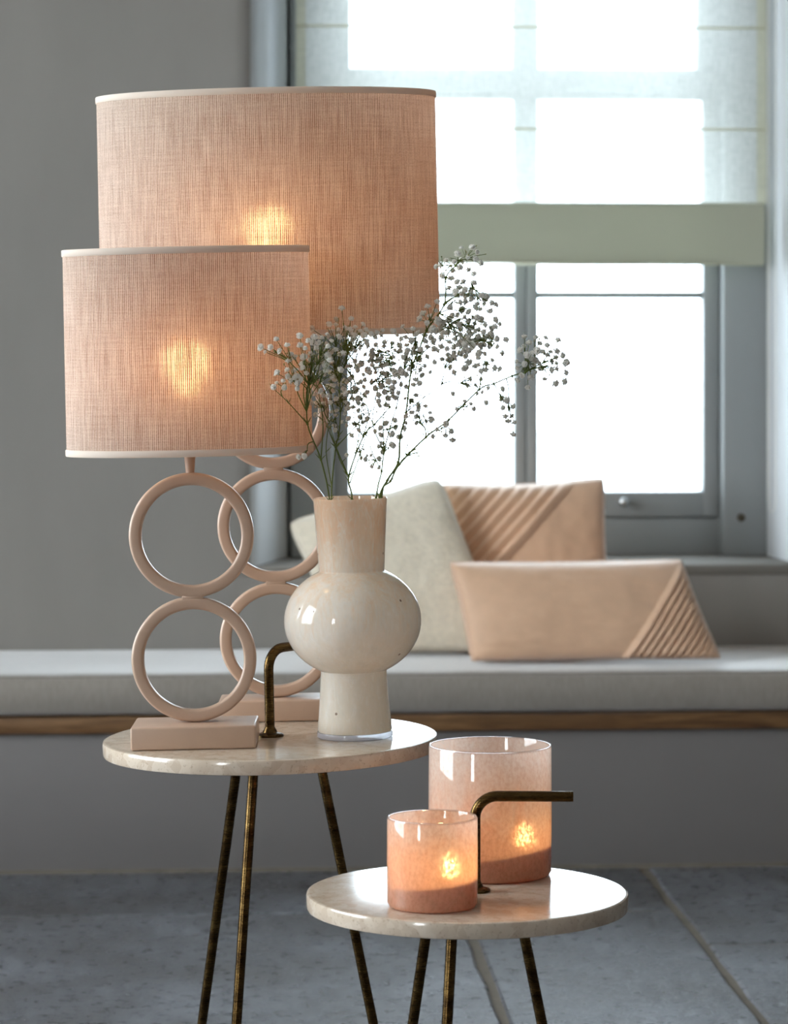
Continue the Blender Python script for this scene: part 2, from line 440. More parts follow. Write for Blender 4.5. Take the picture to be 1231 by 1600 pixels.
FOOT = foot_glass()

def petal_mat():
    m, nt, out = M('white_petal')
    d = N(nt, 'ShaderNodeBsdfDiffuse', ins={'Color': srgb(250, 249, 245)}); t = N(nt, 'ShaderNodeBsdfTranslucent', ins={'Color': srgb(252, 252, 248)})
    tr = N(nt, 'ShaderNodeBsdfTransparent')
    nt.links.new(mixsh(nt, 0.01, mixsh(nt, 0.45, d.outputs[0], t.outputs[0]), tr.outputs[0]), out.inputs[0]); return m
PETAL = petal_mat()

def wax_mat():
    m, nt, out = M('wax')
    d = N(nt, 'ShaderNodeBsdfDiffuse', ins={'Color': srgb(236, 200, 172)}); t = N(nt, 'ShaderNodeBsdfTranslucent', ins={'Color': srgb(240, 180, 130)})
    nt.links.new(mixsh(nt, 0.3, d.outputs[0], t.outputs[0]), out.inputs[0]); return m
WAX = wax_mat()
OUTSIDE = principled('pale_paving', srgb(215, 216, 212), 0.8, noise_amt=0.05, nscale=2)

# ------------------------------------------------------------------ the room
XL, XR, YF, YB, ZC = -2.6, 3.4, -2.6, 6.32, 2.9
# window wall: two prisms with splayed, rounded reveals, an apron below and a lintel above
bm = bmesh.new()
def prism(bm, plan, z0, z1):
    n = len(plan)
    a = [bm.verts.new((x, y, z0)) for x, y in plan]; b = [bm.verts.new((x, y, z1)) for x, y in plan]
    bm.faces.new(a[::-1]); bm.faces.new(b)
    for i in range(n): bm.faces.new((a[i], a[(i + 1) % n], b[(i + 1) % n], b[i]))
def rounded(p0, p1, p2, r=0.045, n=8):
    p0, p1, p2 = Vector(p0), Vector(p1), Vector(p2)
    d0, d2 = (p0 - p1).normalized(), (p2 - p1).normalized()
    return [tuple((p1 + d0 * r) * (1 - t) ** 2 + p1 * 2 * t * (1 - t) + (p1 + d2 * r) * t * t) for t in [i / n for i in range(n + 1)]]
prism(bm, [(XL - 0.3, YB)] + rounded((XL, YB), (0.088, YB), (0.178, 6.62)) + [(0.178, 6.62), (0.178, 6.95), (XL - 0.3, 6.95)], 0, ZC)
prism(bm, [(1.186, 6.95), (1.186, 6.62)] + rounded((1.186, 6.62), (1.215, YB), (XR, YB), 0.03) + [(XR + 0.3, YB), (XR + 0.3, 6.95)], 0, ZC)
prism(bm, [(0.0, YB + 0.001), (1.3, YB + 0.001), (1.3, 6.95), (0.0, 6.95)], 0, 0.526)
prism(bm, [(0.0, YB + 0.001), (1.3, YB + 0.001), (1.3, 6.95), (0.0, 6.95)], 2.32, ZC)
REVEAL = principled('lit_reveal_plaster', srgb(196, 197, 198), 0.8, noise_amt=0.03, nscale=6)  # paler than the wall: window light on the reveals put into the colour
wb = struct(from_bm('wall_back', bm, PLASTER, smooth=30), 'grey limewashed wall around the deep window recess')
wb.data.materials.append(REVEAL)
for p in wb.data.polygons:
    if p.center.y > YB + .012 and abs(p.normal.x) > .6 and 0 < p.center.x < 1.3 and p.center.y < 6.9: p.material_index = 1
# sill board on the apron
struct(box('trim_1', (0.088, YB - 0.004, 0.526), (1.225, 6.63, 0.548), principled('sill_paint', srgb(132, 127, 121), 0.9, spec=0.1), bev=0.006), 'pale window sill behind the cushions')

def wall_pieces(name, boxes, label):
    bm = bmesh.new()
    for lo, hi in boxes: bm_box(bm, lo, hi)
    return struct(from_bm(name, bm, PLASTER, smooth=None), label)
WL = [(2.72, 4.72, 0.55, 2.45), (-1.1, 0.0, 0.8, 2.1)]            # openings in the left wall: y0, y1, z0, z1
wall_pieces('wall_left', [((XL - 0.3, YF, 0), (XL, -1.1, ZC)), ((XL - 0.3, 0.0, 0), (XL, 2.72, ZC)), ((XL - 0.3, 4.72, 0), (XL, YB, ZC)),
    ((XL - 0.3, -1.1, 0), (XL, 0, 0.8)), ((XL - 0.3, -1.1, 2.1), (XL, 0, ZC)), ((XL - 0.3, 2.72, 0), (XL, 4.72, 0.55)), ((XL - 0.3, 2.72, 2.45), (XL, 4.72, ZC))],
    'side wall with two daylight windows')
wall_pieces('wall_right', [((XR, YF, 0), (XR + 0.3, YB, ZC))], 'plain plaster side wall')
wall_pieces('wall_front', [((XL - 0.3, YF - 0.3, 0), (XR + 0.3, YF, ZC))], 'plain plaster wall behind the viewer')
struct(box('ceiling', (XL - 0.3, YF - 0.3, ZC), (XR + 0.3, 6.95, ZC + 0.2), CEIL), 'white ceiling')
struct(box('ground', (-14, -8, -0.75), (14, 40, -0.45), OUTSIDE), 'pale paving outside the windows')

# floor: mortar bed with individual flagstones
fl = struct(box('floor', (XL - 0.3, YF - 0.3, -0.3), (XR + 0.3, 6.95, -0.004), GROUT), 'grey flagstone floor with pale mortar joints')
stone_n = [0]
def flagstone(x0, x1, y0, y1):
    g = 0.007
    x0 += g; x1 -= g; y0 += g; y1 -= g
    bm = bmesh.new(); r = random.Random(stone_n[0] + 3); stone_n[0] += 1
    n = 7
    ring = []
    cx, cy = (x0 + x1) / 2, (y0 + y1) / 2
    for (ax, ay), (bx, by) in (((x0, y0), (x1, y0)), ((x1, y0), (x1, y1)), ((x1, y1), (x0, y1)), ((x0, y1), (x0, y0))):
        for i in range(n):
            t = i / n; j = r.uniform(-0.0035, 0.0035) if i else 0
            ring.append((ax + (bx - ax) * t + (j if ax == bx else 0), ay + (by - ay) * t + (j if ay == by else 0)))
    zt = r.uniform(-0.0012, 0.0)
    rows = [(1.0, -0.02), (1.0, zt - 0.005), (0.0, zt)]
    lev = []
    for k, (_, z) in enumerate(rows):
        ins = 0.006 if k == 2 else 0
        lev.append([bm.verts.new((x - cx + (ins if x < cx else -ins) * (abs(x - cx) > (x1 - x0) * .4), y - cy + (ins if y < cy else -ins) * (abs(y - cy) > (y1 - y0) * .4), z)) for x, y in ring])
    m = len(ring)
    for k in range(2):
        for i in range(m): bm.faces.new((lev[k][i], lev[k][(i + 1) % m], lev[k + 1][(i + 1) % m], lev[k + 1][i]))
    bm.faces.new(lev[2])
    o = from_bm('flagstone', bm, FLAG, fl, 30); o.location = (cx, cy, 0)
for a, b in ((XL, -1.55), (-1.55, -0.62), (-0.62, 0.833)): flagstone(a, b, 5.47, 5.90)
cols = {(XL, -1.6): [5.47, 4.5, 3.6, 2.5, 1.6, 0.5, -0.6, -1.7, YF], (-1.6, -0.64): [5.47, 4.3, 3.3, 2.2, 1.3, 0.3, -0.9, -1.8, YF],
        (-0.64, 0.444): [5.47, 4.42, 3.5, 2.4, 1.5, 0.4, -0.7, -1.6, YF], (0.444, 0.833): [5.47, 4.05, 2.9, 1.9, 0.7, -0.5, -1.5, YF],
        (0.833, 1.74): [5.90, 5.17, 4.25, 3.2, 2.1, 1.2, 0.2, -1.0, YF], (1.74, 2.6): [5.90, 4.8, 3.8, 2.7, 1.8, 0.8, -0.4, -1.5, YF], (2.6, XR): [5.90, 5.0, 4.0, 3.1, 2.2, 1.0, 0.1, -1.1, YF]}
for (a, b), ys in cols.items():
    for y1, y0 in zip(ys, ys[1:]): flagstone(a, b, y0, y1)

# ------------------------------------------------------------------ the window facing us
def rect_frame(bm, x0, x1, z0, z1, wl, wr, wb, wt, y0, y1, bev=0.004):
    bm_box(bm, (x0, y0, z0), (x0 + wl, y1, z1), bev); bm_box(bm, (x1 - wr, y0, z0), (x1, y1, z1), bev)
    bm_box(bm, (x0 + wl - .002, y0, z0), (x1 - wr + .002, y1, z0 + wb), bev); bm_box(bm, (x0 + wl - .002, y0, z1 - wt), (x1 - wr + .002, y1, z1), bev)
bm = bmesh.new()
bm_box(bm, (0.168, 6.55, 0.548), (0.259, 6.72, 2.335), 0.004); bm_box(bm, (1.098, 6.55, 0.548), (1.196, 6.72, 2.335), 0.004)
bm_box(bm, (0.257, 6.555, 2.19), (1.10, 6.72, 2.335), 0.004); bm_box(bm, (0.257, 6.64, 0.60), (1.10, 6.69, 0.66), 0.002); bm_box(bm, (0.257, 6.60, 0.530), (1.10, 6.70, 0.6255), 0.002)
bm_box(bm, (0.257, 6.56, 1.545), (1.10, 6.70, 1.585), 0.004)                     # transom between casements and top lights
win = struct(from_bm('window_1', bm, FRAME), 'grey painted window with glazing bars')
def sash(x0, x1, z0, z1, wl, wr, wb, wt, bars, knob=None):
    bm = bmesh.new(); rect_frame(bm, x0, x1, z0, z1, wl, wr, wb, wt, 6.595, 6.645)
    s = from_bm('casement', bm, FRAME, win)
    px0, px1 = x0 + wl, x1 - wr
    zs = [z0 + wb] + bars + [z1 - wt]
    for z in bars: box('glazing_bar', (px0 - .003, 6.602, z - 0.0075), (px1 + .003, 6.638, z + 0.0075), FRAME, s, 0.003)
    for a, b in zip(zs, zs[1:]): box('pane', (px0 - .004, 6.618, a - .003), (px1 + .004, 6.622, b + .003), PANE, s)
    if knob:
        lathe_o = lathe('knob', [(0, 0), (0.006, 0), (0.005, 0.012), (0.008, 0.016), (0.0105, 0.021), (0.0095, 0.028), (0.005, 0.032), (0, 0.033)], CHROME, s, 20)
        lathe_o.rotation_euler = (PI / 2, 0, 0); lathe_o.location = (knob[0], 6.596, knob[1])
sash(0.261, 0.676, 0.628, 1.543, 0.035, 0.024, 0.055, 0.012, [1.108])
sash(0.678, 1.096, 0.628, 1.543, 0.025, 0.034, 0.055, 0.012, [1.108], (0.886, 0.662))
sash(0.261, 0.676, 1.587, 2.188, 0.036, 0.027, 0.009, 0.05, [1.90])
sash(0.678, 1.096, 1.587, 2.188, 0.026, 0.046, 0.009, 0.05, [1.90])
kh = lathe('keyhole', [(0, 0), (0.009, 0), (0.008, 0.004), (0.004, 0.005), (0.003, 0.002), (0, 0.002)], IRON, win, 20)
kh.rotation_euler = (PI / 2, 0, 0); kh.location = (1.137, 6.5505, 0.629)

# the two windows of the left wall (out of the picture, mirrored in the vase)
for i, (y0, y1, z0, z1) in enumerate(WL):
    bm = bmesh.new()
    def fr(a0, a1, b0, b1, d=0.0): bm_box(bm, (XL - 0.2 + d, a0, b0), (XL - 0.12 - d, a1, b1), 0.003)
    fr(y0, y0 + .06, z0, z1); fr(y1 - .06, y1, z0, z1); fr(y0 + .06, y1 - .06, z0, z0 + .07); fr(y0 + .06, y1 - .06, z1 - .06, z1)
    nb = 3 if i == 0 else 2
    for k in range(1, nb):
        y = y0 + (y1 - y0) * k / nb; fr(y - .02, y + .02, z0 + .07, z1 - .06, .01)
    zz = z0 + (z1 - z0) * .55; fr(y0 + .06, y1 - .06, zz - .015, zz + .015, .015)
    w = struct(from_bm('window_%d' % (i + 2), bm, FRAME), 'grey side window %s' % ('beside the tables' if i == 0 else 'beside the viewer'))
    box('pane', (XL - .162, y0 + .05, z0 + .05), (XL - .158, y1 - .05, z1 - .05), PANE, w)

# ------------------------------------------------------------------ roman blind
bl = tag(empty('roman_blind', (0.676, 6.46, 2.30)), 'sheer pale linen roman blind drawn halfway down the window', 'blind')
def blind_sheet(name, x0, x1, z0, z1, y, mat, wav=0.003, nx=40, nz_=40, back=None):
    vs, fs = [], []
    for j in range(nz_ + 1):
        for i in range(nx + 1):
            x = x0 + (x1 - x0) * i / nx; z = z0 + (z1 - z0) * j / nz_
            yy = y + wav * noise.noise(Vector((x * 6, z * 5, 1.7))) + wav * .5 * noise.noise(Vector((x * 18, z * 3, 4.0)))
            vs.append((x, yy, z))
    for j in range(nz_):
        for i in range(nx): a = j * (nx + 1) + i; fs.append((a, a + 1, a + nx + 2, a + nx + 1))
    return mesh(name, vs, fs, mat, bl, 180)
# local frame: origin at the middle of the head rail
bx0, bx1 = 0.177 - .676, 1.175 - .676
blind_sheet('sheer_panel', bx0 + .018, bx1 - .018, 1.29 - 2.30, -0.03, 0.0, SHEER)
blind_sheet('side_hem', bx0, bx0 + .0205, 1.30 - 2.30, -0.03, -0.002, SHEER2, .002, 3)
blind_sheet('side_hem', bx1 - .0205, bx1, 1.30 - 2.30, -0.03, -0.002, SHEER2, .002, 3)
for z in (1.673, 1.458, 1.888, 2.10):
    mb = MB(); pts = [(bx0 + (bx1 - bx0) * i / 24, -0.004 + .001 * math.sin(i * 1.7), z - 2.30 + .0016 * noise.noise(Vector((i * .35, z * 9, 0)))) for i in range(25)]
    mb.add(tube_data(pts, 0.0024, 6)); mb.build('rod_pocket', SHEER2, bl)
# folded bottom: two soft layers with thickness
bm = bmesh.new(); nxx = 60
prof = [(-0.003, 1.303), (-0.012, 1.298), (-0.014, 1.26), (-0.013, 1.21), (-0.012, 1.180), (-0.006, 1.176), (-0.001, 1.180), (0.0015, 1.22), (0.002, 1.29)]
rows = []
for i in range(nxx + 1):
    x = bx0 + .004 + (bx1 - bx0 - .010) * i / nxx
    rows.append([bm.verts.new((x, y + .003 * noise.noise(Vector((x * 7, z * 3, 2))), z - 2.30 + (.004 * noise.noise(Vector((x * 4, 0, 7))) if z < 1.2 else 0) - .006 * (i / nxx) * (z < 1.2))) for y, z in prof])
for i in range(nxx):
    for k in range(len(prof)): bm.faces.new((rows[i][k], rows[i + 1][k], rows[i + 1][(k + 1) % len(prof)], rows[i][(k + 1) % len(prof)]))
bm.faces.new(rows[0]); bm.faces.new(rows[-1][::-1])
from_bm('bottom_fold', bm, SHEER3, bl, 50)
blind_sheet('bottom_hem', bx0 + .004, bx1 - .006, 1.170 - 2.30, 1.186 - 2.30, -0.008, SHEER2, .003, 60, 3)
box('head_rail', (bx0, -0.02, -0.035), (bx1, 0.02, 0.02), FRAME, bl, 0.003)
mb = MB(); xc = bx1 + .008
pts = [(xc - .005, -.01, -.02)] + [(xc - .005, -.008, z - 2.30) for z in (2.0, 1.6, 1.2, 0.68)] + [(xc - .003, -.008, .655 - 2.30), (xc + .003, -.008, .647 - 2.30), (xc + .009, -.008, .655 - 2.30)] + [(xc + .011, -.008, z - 2.30) for z in (.68, 1.2, 1.6, 2.0)] + [(xc + .011, -.01, -.02)]
mb.add(tube_data(pts, 0.0011, 6)); mb.build('pull_cord', CERAMIC, bl)

# ------------------------------------------------------------------ bench, seat cushion
bn = tag(empty('window_bench', (0.35, 6.08, 0)), 'built-in window bench with oak seat board on a grey panelled front', 'bench')
box('front_panel', (-2.95, -0.19, -0.012), (3.05, 0.235, 0.267), PANELPAINT, bn, 0.003)
box('seat_board', (-2.95, -0.205, 0.2672), (3.05, 0.238, 0.299), OAK, bn, 0.004)
box('plinth', (-2.95, -0.196, -0.012), (3.05, -0.1895, 0.006), GROUT, bn)
sc_ = tag(empty('seat_cushion', (0.35, 6.09, 0.2992)), 'long grey linen seat cushion covering the whole oak window bench', 'cushion')
def puffy_box(x0, x1, y0, y1, h, nx, ny):
    vs, fs = [], []
    prof = [(0, 0.004), (-.006, 0.012), (-.008, h * .5), (-.005, h - .012), (.004, h - .003), (.014, h), ]
    rows = []
    for i in range(nx + 1):
        x = x0 + (x1 - x0) * i / nx
        w = .003 * noise.noise(Vector((x * 5, 0, 1))) + .0022 * noise.noise(Vector((x * 17, 3, 1)))
        row = [(x, y0 + dy + w, z + (w * .8 if z > .05 else 0)) for dy, z in prof]
        for j in range(1, ny + 1):
            y = y0 + .014 + (y1 - y0 - .02) * j / ny
            row.append((x, y, h + .004 * noise.noise(Vector((x * 4, y * 5, 6))) * math.sin(PI * j / ny) + .003 * math.sin(PI * j / ny)))
        row += [(x, y1, h - .012), (x, y1, .004)]
        rows.append(row)
    m = len(rows[0])
    for r in rows: vs += r
    for i in range(nx):
        for k in range(m):
            k2 = (k + 1) % m
            fs.append((i * m + k, (i + 1) * m + k, (i + 1) * m + k2, i * m + k2))
    fs.append(tuple(range(m))); fs.append(tuple(nx * m + k for k in range(m))[::-1])
    return vs, fs
v, f = puffy_box(-2.9, 3.0, -0.21, 0.225, 0.0805, 260, 14)
mesh('cover', v, f, LINEN, sc_, 60)
mb = MB(); mb.add(tube_data([(-2.9 + 5.9 * i / 200, -0.2075 + .003 * noise.noise(Vector(((-2.9 + 5.9 * i / 200) * 5, 0, 1))), .076) for i in range(201)], 0.0022, 6)); mb.build('piping', LINEN, sc_)

# ------------------------------------------------------------------ cushions
def pillow(name, label, corners, y_base, lean, thick, mat, seed, nu=90, nv=70, k=0.07, pleat=None, yaw_sh=0.0, group='scatter cushions on the window bench', p=0.34, rnd_c=0.035):
    """corners TL, TR, BR, BL as (x, z); y_base at the lowest corner; pleat = (origin, direction, side, pitch, depth)"""
    TL, TR, BR, BL = [Vector(c) for c in corners]
    z0 = min(c.y for c in (TL, TR, BR, BL)); xm = sum(c.x for c in (TL, TR, BR, BL)) / 4
    root = tag(empty(name, (xm, y_base, z0)), label, 'cushion', group)
    def surf(u, v, side):
        cr = 1 - rnd_c * abs(u * v) ** 7
        uu = u * cr * (1 - k * (1 - v * v) * u * u); vv = v * cr * (1 - k * (1 - u * u) * v * v)
        a, b = (uu + 1) / 2, (vv + 1) / 2
        q = (BL * (1 - a) + BR * a) * (1 - b) + (TL * (1 - a) + TR * a) * b
        h = max(0.0, (1 - u * u) * (1 - v * v)) ** p
        t = thick / 2 * h
        t *= 1 + .12 * noise.noise(Vector((u * 1.6, v * 1.6, seed))) + .035 * noise.noise(Vector((u * 6, v * 6, seed + 5)))
        d = None
        if pleat and side < 0:
            o, dr, sg, pitch, amp = pleat
            dv = Vector((q.x - o[0], q.y - o[1])); ddr = Vector(dr).normalized()
            d = sg * (dv.x * ddr.y - dv.y * ddr.x)
            if d > 0:
                ph = (d / pitch) % 1.0
                rib = (ph / .78 if ph < .78 else (1 - ph) / .22)
                t += amp * (0.2 + .8 * rib) * min(1, h * 1.6)
        # creases running in from the corners
        y = lean * (q.y - z0) + side * t + yaw_sh * (q.x - xm)
        return Vector((q.x - xm, y, q.y - z0)), d
    us = [math.sin(PI / 2 * (-1 + 2 * i / nu)) * .35 + (-1 + 2 * i / nu) * .65 for i in range(nu + 1)]
    vs_ = [math.sin(PI / 2 * (-1 + 2 * j / nv)) * .35 + (-1 + 2 * j / nv) * .65 for j in range(nv + 1)]
    V, dd = [], []
    idx = {}
    for side in (-1, 1):
        for j in range(nv + 1):
            for i in range(nu + 1):
                edge = i in (0, nu) or j in (0, nv)
                if side == 1 and edge: idx[1, i, j] = idx[-1, i, j]; continue
                c, d = surf(us[i], vs_[j], side)
                idx[side, i, j] = len(V); V.append(c); dd.append(d)
    F, G = [], []
    for side in (-1, 1):
        for j in range(nv):
            for i in range(nu):
                q = [idx[side, i, j], idx[side, i + 1, j], idx[side, i + 1, j + 1], idx[side, i, j + 1]]
                if side == 1: q.reverse()
                ds = [dd[a] for a in q]
                if side < 0 and pleat and sum(x if x is not None else -1 for x in ds) > 0: G.append(tuple(q))
                else: F.append(tuple(q))
    def sub(nm, faces):
        used = sorted({a for f_ in faces for a in f_}); mp = {a: b for b, a in enumerate(used)}
        return mesh(nm, [V[a] for a in used], [tuple(mp[a] for a in f_) for f_ in faces], mat, root, 180)
    sub('cover', F)
    if G: sub('pleated_panel', G)[ 'label'] = 'panel of diagonal pleats'
    # seam round the edge
    loop = [V[idx[-1, i, 0]] for i in range(nu)] + [V[idx[-1, nu, j]] for j in range(nv)] + [V[idx[-1, i, nv]] for i in range(nu, 0, -1)] + [V[idx[-1, 0, j]] for j in range(nv, -1, -1)]
    mb = MB(); mb.add(tube_data(loop, 0.0022, 6)); mb.build('seam_piping', mat, root)
    return root
pillow('throw_pillow', 'square peach cushion with diagonal pleats standing upright behind the others', [(0.462, 0.722), (0.806, 0.734), (0.822, 0.392), (0.492, 0.384)], 6.222, 0.12, 0.11, VELVET, 3.0, 190, 190,
       k=0.06, pleat=((0.735, 0.715), (-0.105, -0.112), 1, 0.0205, 0.012))
pillow('throw_pillow', 'cream woollen cushion leaning behind the vase, tipped onto one corner', [(0.150, 0.648), (0.462, 0.742), (0.600, 0.392), (0.265, 0.387)], 6.125, 0.22, 0.11, BOUCLE, 8.0, 90, 80, k=0.035, yaw_sh=-0.10, rnd_c=0.055)
pillow('throw_pillow', 'long peach velvet cushion with one pleated corner lying along the front', [(0.468, 0.577), (0.930, 0.580), (1.000, 0.391), (0.506, 0.389)], 5.985, 0.30, 0.115, VELVET, 5.0, 300, 130,
       k=0.02, rnd_c=0.015, pleat=((0.921, 0.572), (-0.136, -0.197), -1, 0.0132, 0.010), p=0.30)

# ------------------------------------------------------------------ side tables
def side_table(label, l, D, ztop, r, tilt, thick, handle_dir, handle_len, handle_h):
    c = cw(l, D, ztop)
    T = Matrix.Translation(c) @ Matrix.Rotation(-YAW, 4, 'Z') @ Matrix.Rotation(-tilt, 4, 'Y')
    root = tag(empty('side_table', c, mtx=T), label, 'side table', 'round stone side tables with brass legs')
    lathe('table_top', [(0, 0), (r - .0034, 0), (r - .003, -.00002), (r - .0008, -.0008), (r, -.003), (r, -thick + .003), (r - .0008, -thick + .0008), (r - .003, -thick), (0, -thick)], MARBLE, root, 160, smooth=40)
    inv = T.inverted()
    rl = 0.0059
    for a in (13, 133, -107):
        a = math.radians(a); d = Vector((math.cos(a), math.sin(a), 0))
        top = Vector((0, 0, -thick - .0035)) + d * .058
        wt = T @ top; wd = Matrix.Rotation(-YAW, 3, 'Z') @ d
        bot = inv @ (wt + wd * (.205 * wt.z) + Vector((0, 0, -wt.z + .0025)))
        mb = MB(); mb.add(tube_data([top.lerp(bot, i / 10) for i in range(11)], rl, 18)); lg = mb.build('leg', BRASS, root)
        dr = (bot - top).normalized()
        mb = MB(); mb.add(tube_data([bot - dr * .006, bot + dr * .0005], rl + .0012, 18)); mb.build('foot_cap', BRASS, lg)
    lathe('mounting_plate', [(0, -thick - .0002), (.082, -thick - .0002), (.082, -thick - .004), (0, -thick - .004)], BRASS, root, 48)
    hx = Vector((math.cos(handle_dir), math.sin(handle_dir), 0))
    p = arc_path((0, 0, 0.001), (0, 0, handle_h), tuple(hx * handle_len + Vector((0, 0, handle_h))), .024, 10)
    hr = .0058
    off = Vector((0.0, 0.0, 0.0)) if tilt else Vector((0.0085, 0.0, 0.0))
    mb = MB(); mb.add(tube_data([Vector(q) + off for q in p], hr, 20)); h = mb.build('handle', BRASS, root, 50)
    fl_ = lathe('handle_flange', [(0, .0002), (.0165, .0002), (.0165, .002), (.015, .0034), (.009, .005), (.0075, .0085), (.0058, .0115), (0, .0115)], BRASS, h, 40); fl_.location = off
    return T
TILT = math.radians(1.2)
TBIG = side_table('taller round beige stone side table on slim brass legs, carrying both lamps', -0.1483, 3.678, 0.562, 0.200, TILT, 0.0175, math.radians(48), 0.108, 0.104)
TSML = side_table('lower round beige stone side table on slim brass legs, carrying two candle glasses', 0.0797, 3.340, 0.440, 0.175, 0.0, 0.0178, math.radians(-2), 0.1065, 0.1035)

def on_big(l, D, z=0.0):
    return TBIG @ Matrix.Translation(((l + 0.1483), (D - 3.678), z))
def on_small(l, D, z=0.0):
    return TSML @ Matrix.Translation(((l - 0.0797), (D - 3.340), z))

# ------------------------------------------------------------------ lamps
def ring_mesh(name, R, w, d, mat, parent, cz):
    pr, rr = [], .0036
    for (cx, cy, a0) in ((R - rr, d / 2 - rr, 0), (R - w + rr, d / 2 - rr, 90), (R - w + rr, -d / 2 + rr, 180), (R - rr, -d / 2 + rr, 270)):
        for i in range(5):
            a = math.radians(a0 + i * 22.5); pr.append((cx + rr * math.cos(a), cy + rr * math.sin(a)))
    vs, fs = [], []; n = 110; m = len(pr)
    for i in range(n):
        a = 2 * PI * i / n
        for r, y in pr: vs.append((r * math.cos(a), y, cz + r * math.sin(a)))
    for i in range(n):
        j = (i + 1) % n
        for k in range(m):
            k2 = (k + 1) % m; fs.append((i * m + k, i * m + k2, j * m + k2, j * m + k))
    return mesh(name, vs, fs, mat, parent, 45)

def lamp(label, T, nring, R, base, z_ring, shade, neck_top, bulb_z, bulb_mat):
    root = tag(empty('table_lamp', (0, 0, 0), mtx=T), label, 'table lamp', 'ring lamps with drum shades')
    bw, bd, bh = base
    bm = bmesh.new(); bm_box(bm, (-bw / 2, -bd / 2, 0.0002), (bw / 2, bd / 2, bh), 0.0026, 3); from_bm('base', bm, LACQUER, root)
    z = z_ring
    for i in range(nring):
        ring_mesh('ring', R, .0146, .0165, LACQUER, root, z + R)
        if i < nring - 1: box('ring_joint', (-.0125, -.0079, z + 2 * R - .0055), (.0125, .0079, z + 2 * R + .0045), LACQUER, root, .0015)
        z += 2 * R - .001
    zt = z + .001
    lathe('neck', [(0, zt - .004), (.0048, zt - .004), (.0072, neck_top), (0, neck_top)], LACQUER, root, 28)
    z0, z1, rx, ry = shade
    lathe('socket', [(0, neck_top), (.013, neck_top), (.0145, neck_top + .004), (.0145, bulb_z - .045), (.012, bulb_z - .04), (0, bulb_z - .04)], CERAMIC, root, 24)
    # A-shaped bulb
    pr = [(0, bulb_z - .0395), (.011, bulb_z - .0395), (.012, bulb_z - .032)] + [(.0235 * math.cos(a), bulb_z + .0235 * math.sin(a)) for a in [math.radians(-50 + 140 * i / 12) for i in range(12)]] + [(0, bulb_z + .0235)]
    lathe('bulb', pr, bulb_mat, root, 28, smooth=180)
    # woven drum, oval in plan; UV in metres so the ribs keep their size
    n, mz = 160, 12
    vs, fs, uv = [], [], []
    per = [0.0]
    P = [(rx * math.cos(2 * PI * i / n), ry * math.sin(2 * PI * i / n)) for i in range(n + 1)]
    for i in range(n): per.append(per[-1] + math.dist(P[i], P[i + 1]))
    for i in range(n):
        for j in range(mz + 1): vs.append((P[i][0], P[i][1], z0 + (z1 - z0) * j / mz))
    for i in range(n):
        i2 = (i + 1) % n
        for j in range(mz):
            fs.append((i * (mz + 1) + j, i2 * (mz + 1) + j, i2 * (mz + 1) + j + 1, i * (mz + 1) + j + 1))
            a, b = j / mz * (z1 - z0), (j + 1) / mz * (z1 - z0)
            uv.append([(per[i], a), (per[i + 1], a), (per[i + 1], b), (per[i], b)])
    sh = mesh('shade', vs, fs, SHADE, root, 180, uv)
    for zz, s in ((z0, 1), (z1, -1)):
        th = .0018; e = .0006
        def band(rx, ry):
            prof = [(-.0016, zz - s * e * .5), (-.0006, zz - s * e * 1.4), (.0008, zz - s * e), (.0013, zz + s * .0006), (.0012, zz + s * .0066), (.0004, zz + s * .0073)]
            V, F = [], []; m = len(prof)
            for i in range(n):
                ca, sa = math.cos(2 * PI * i / n), math.sin(2 * PI * i / n)
                for dr, z in prof: V.append(((rx + dr) * ca, (ry + dr) * sa, z))
            for i in range(n):
                j = (i + 1) % n
                for k in range(m - 1): F.append((i * m + k, j * m + k, j * m + k + 1, i * m + k + 1))
            return V, F
        V, F = band(rx, ry); o = mesh('trim_tape', V, F, TAPE, sh, 50)
        bmx = bmesh.new(); bmx.from_mesh(o.data); bmesh.ops.recalc_face_normals(bmx, faces=bmx.faces[:]); bmx.to_mesh(o.data); bmx.free()
    # spider fitter: ring on the socket and spokes to the lower edge
    mb = MB()
    zs = neck_top + .012
    mb.add(lathe_data([(.0148, zs - .001), (.0185, zs - .001), (.0185, zs + .001), (.0148, zs + .001)], 24, True))
    for a in (30, 150, 270):
        a = math.radians(a)
        mb.add(tube_data([(.018 * math.cos(a), .018 * math.sin(a), zs), ((rx - .002) * math.cos(a), (ry - .002) * math.sin(a), z0 + .006)], .0012, 6))
    mb.build('spider', CHROME, sh)
    return root
lamp('smaller pink table lamp on two stacked rings with natural woven oval shade', on_big(-0.2335, 3.620), 2, 0.0735, (0.146, 0.092, 0.0272), 0.0274, (0.3435, 0.5845, 0.1448, 0.0895), 0.346, 0.452, BULB_S)
lamp('larger pink table lamp on three stacked rings with wide woven oval shade', on_big(-0.1440, 3.842), 3, 0.0716, (0.147, 0.074, 0.0268), 0.0270, (0.478, 0.779, 0.2117, 0.1305), 0.481, 0.612, BULB_L)

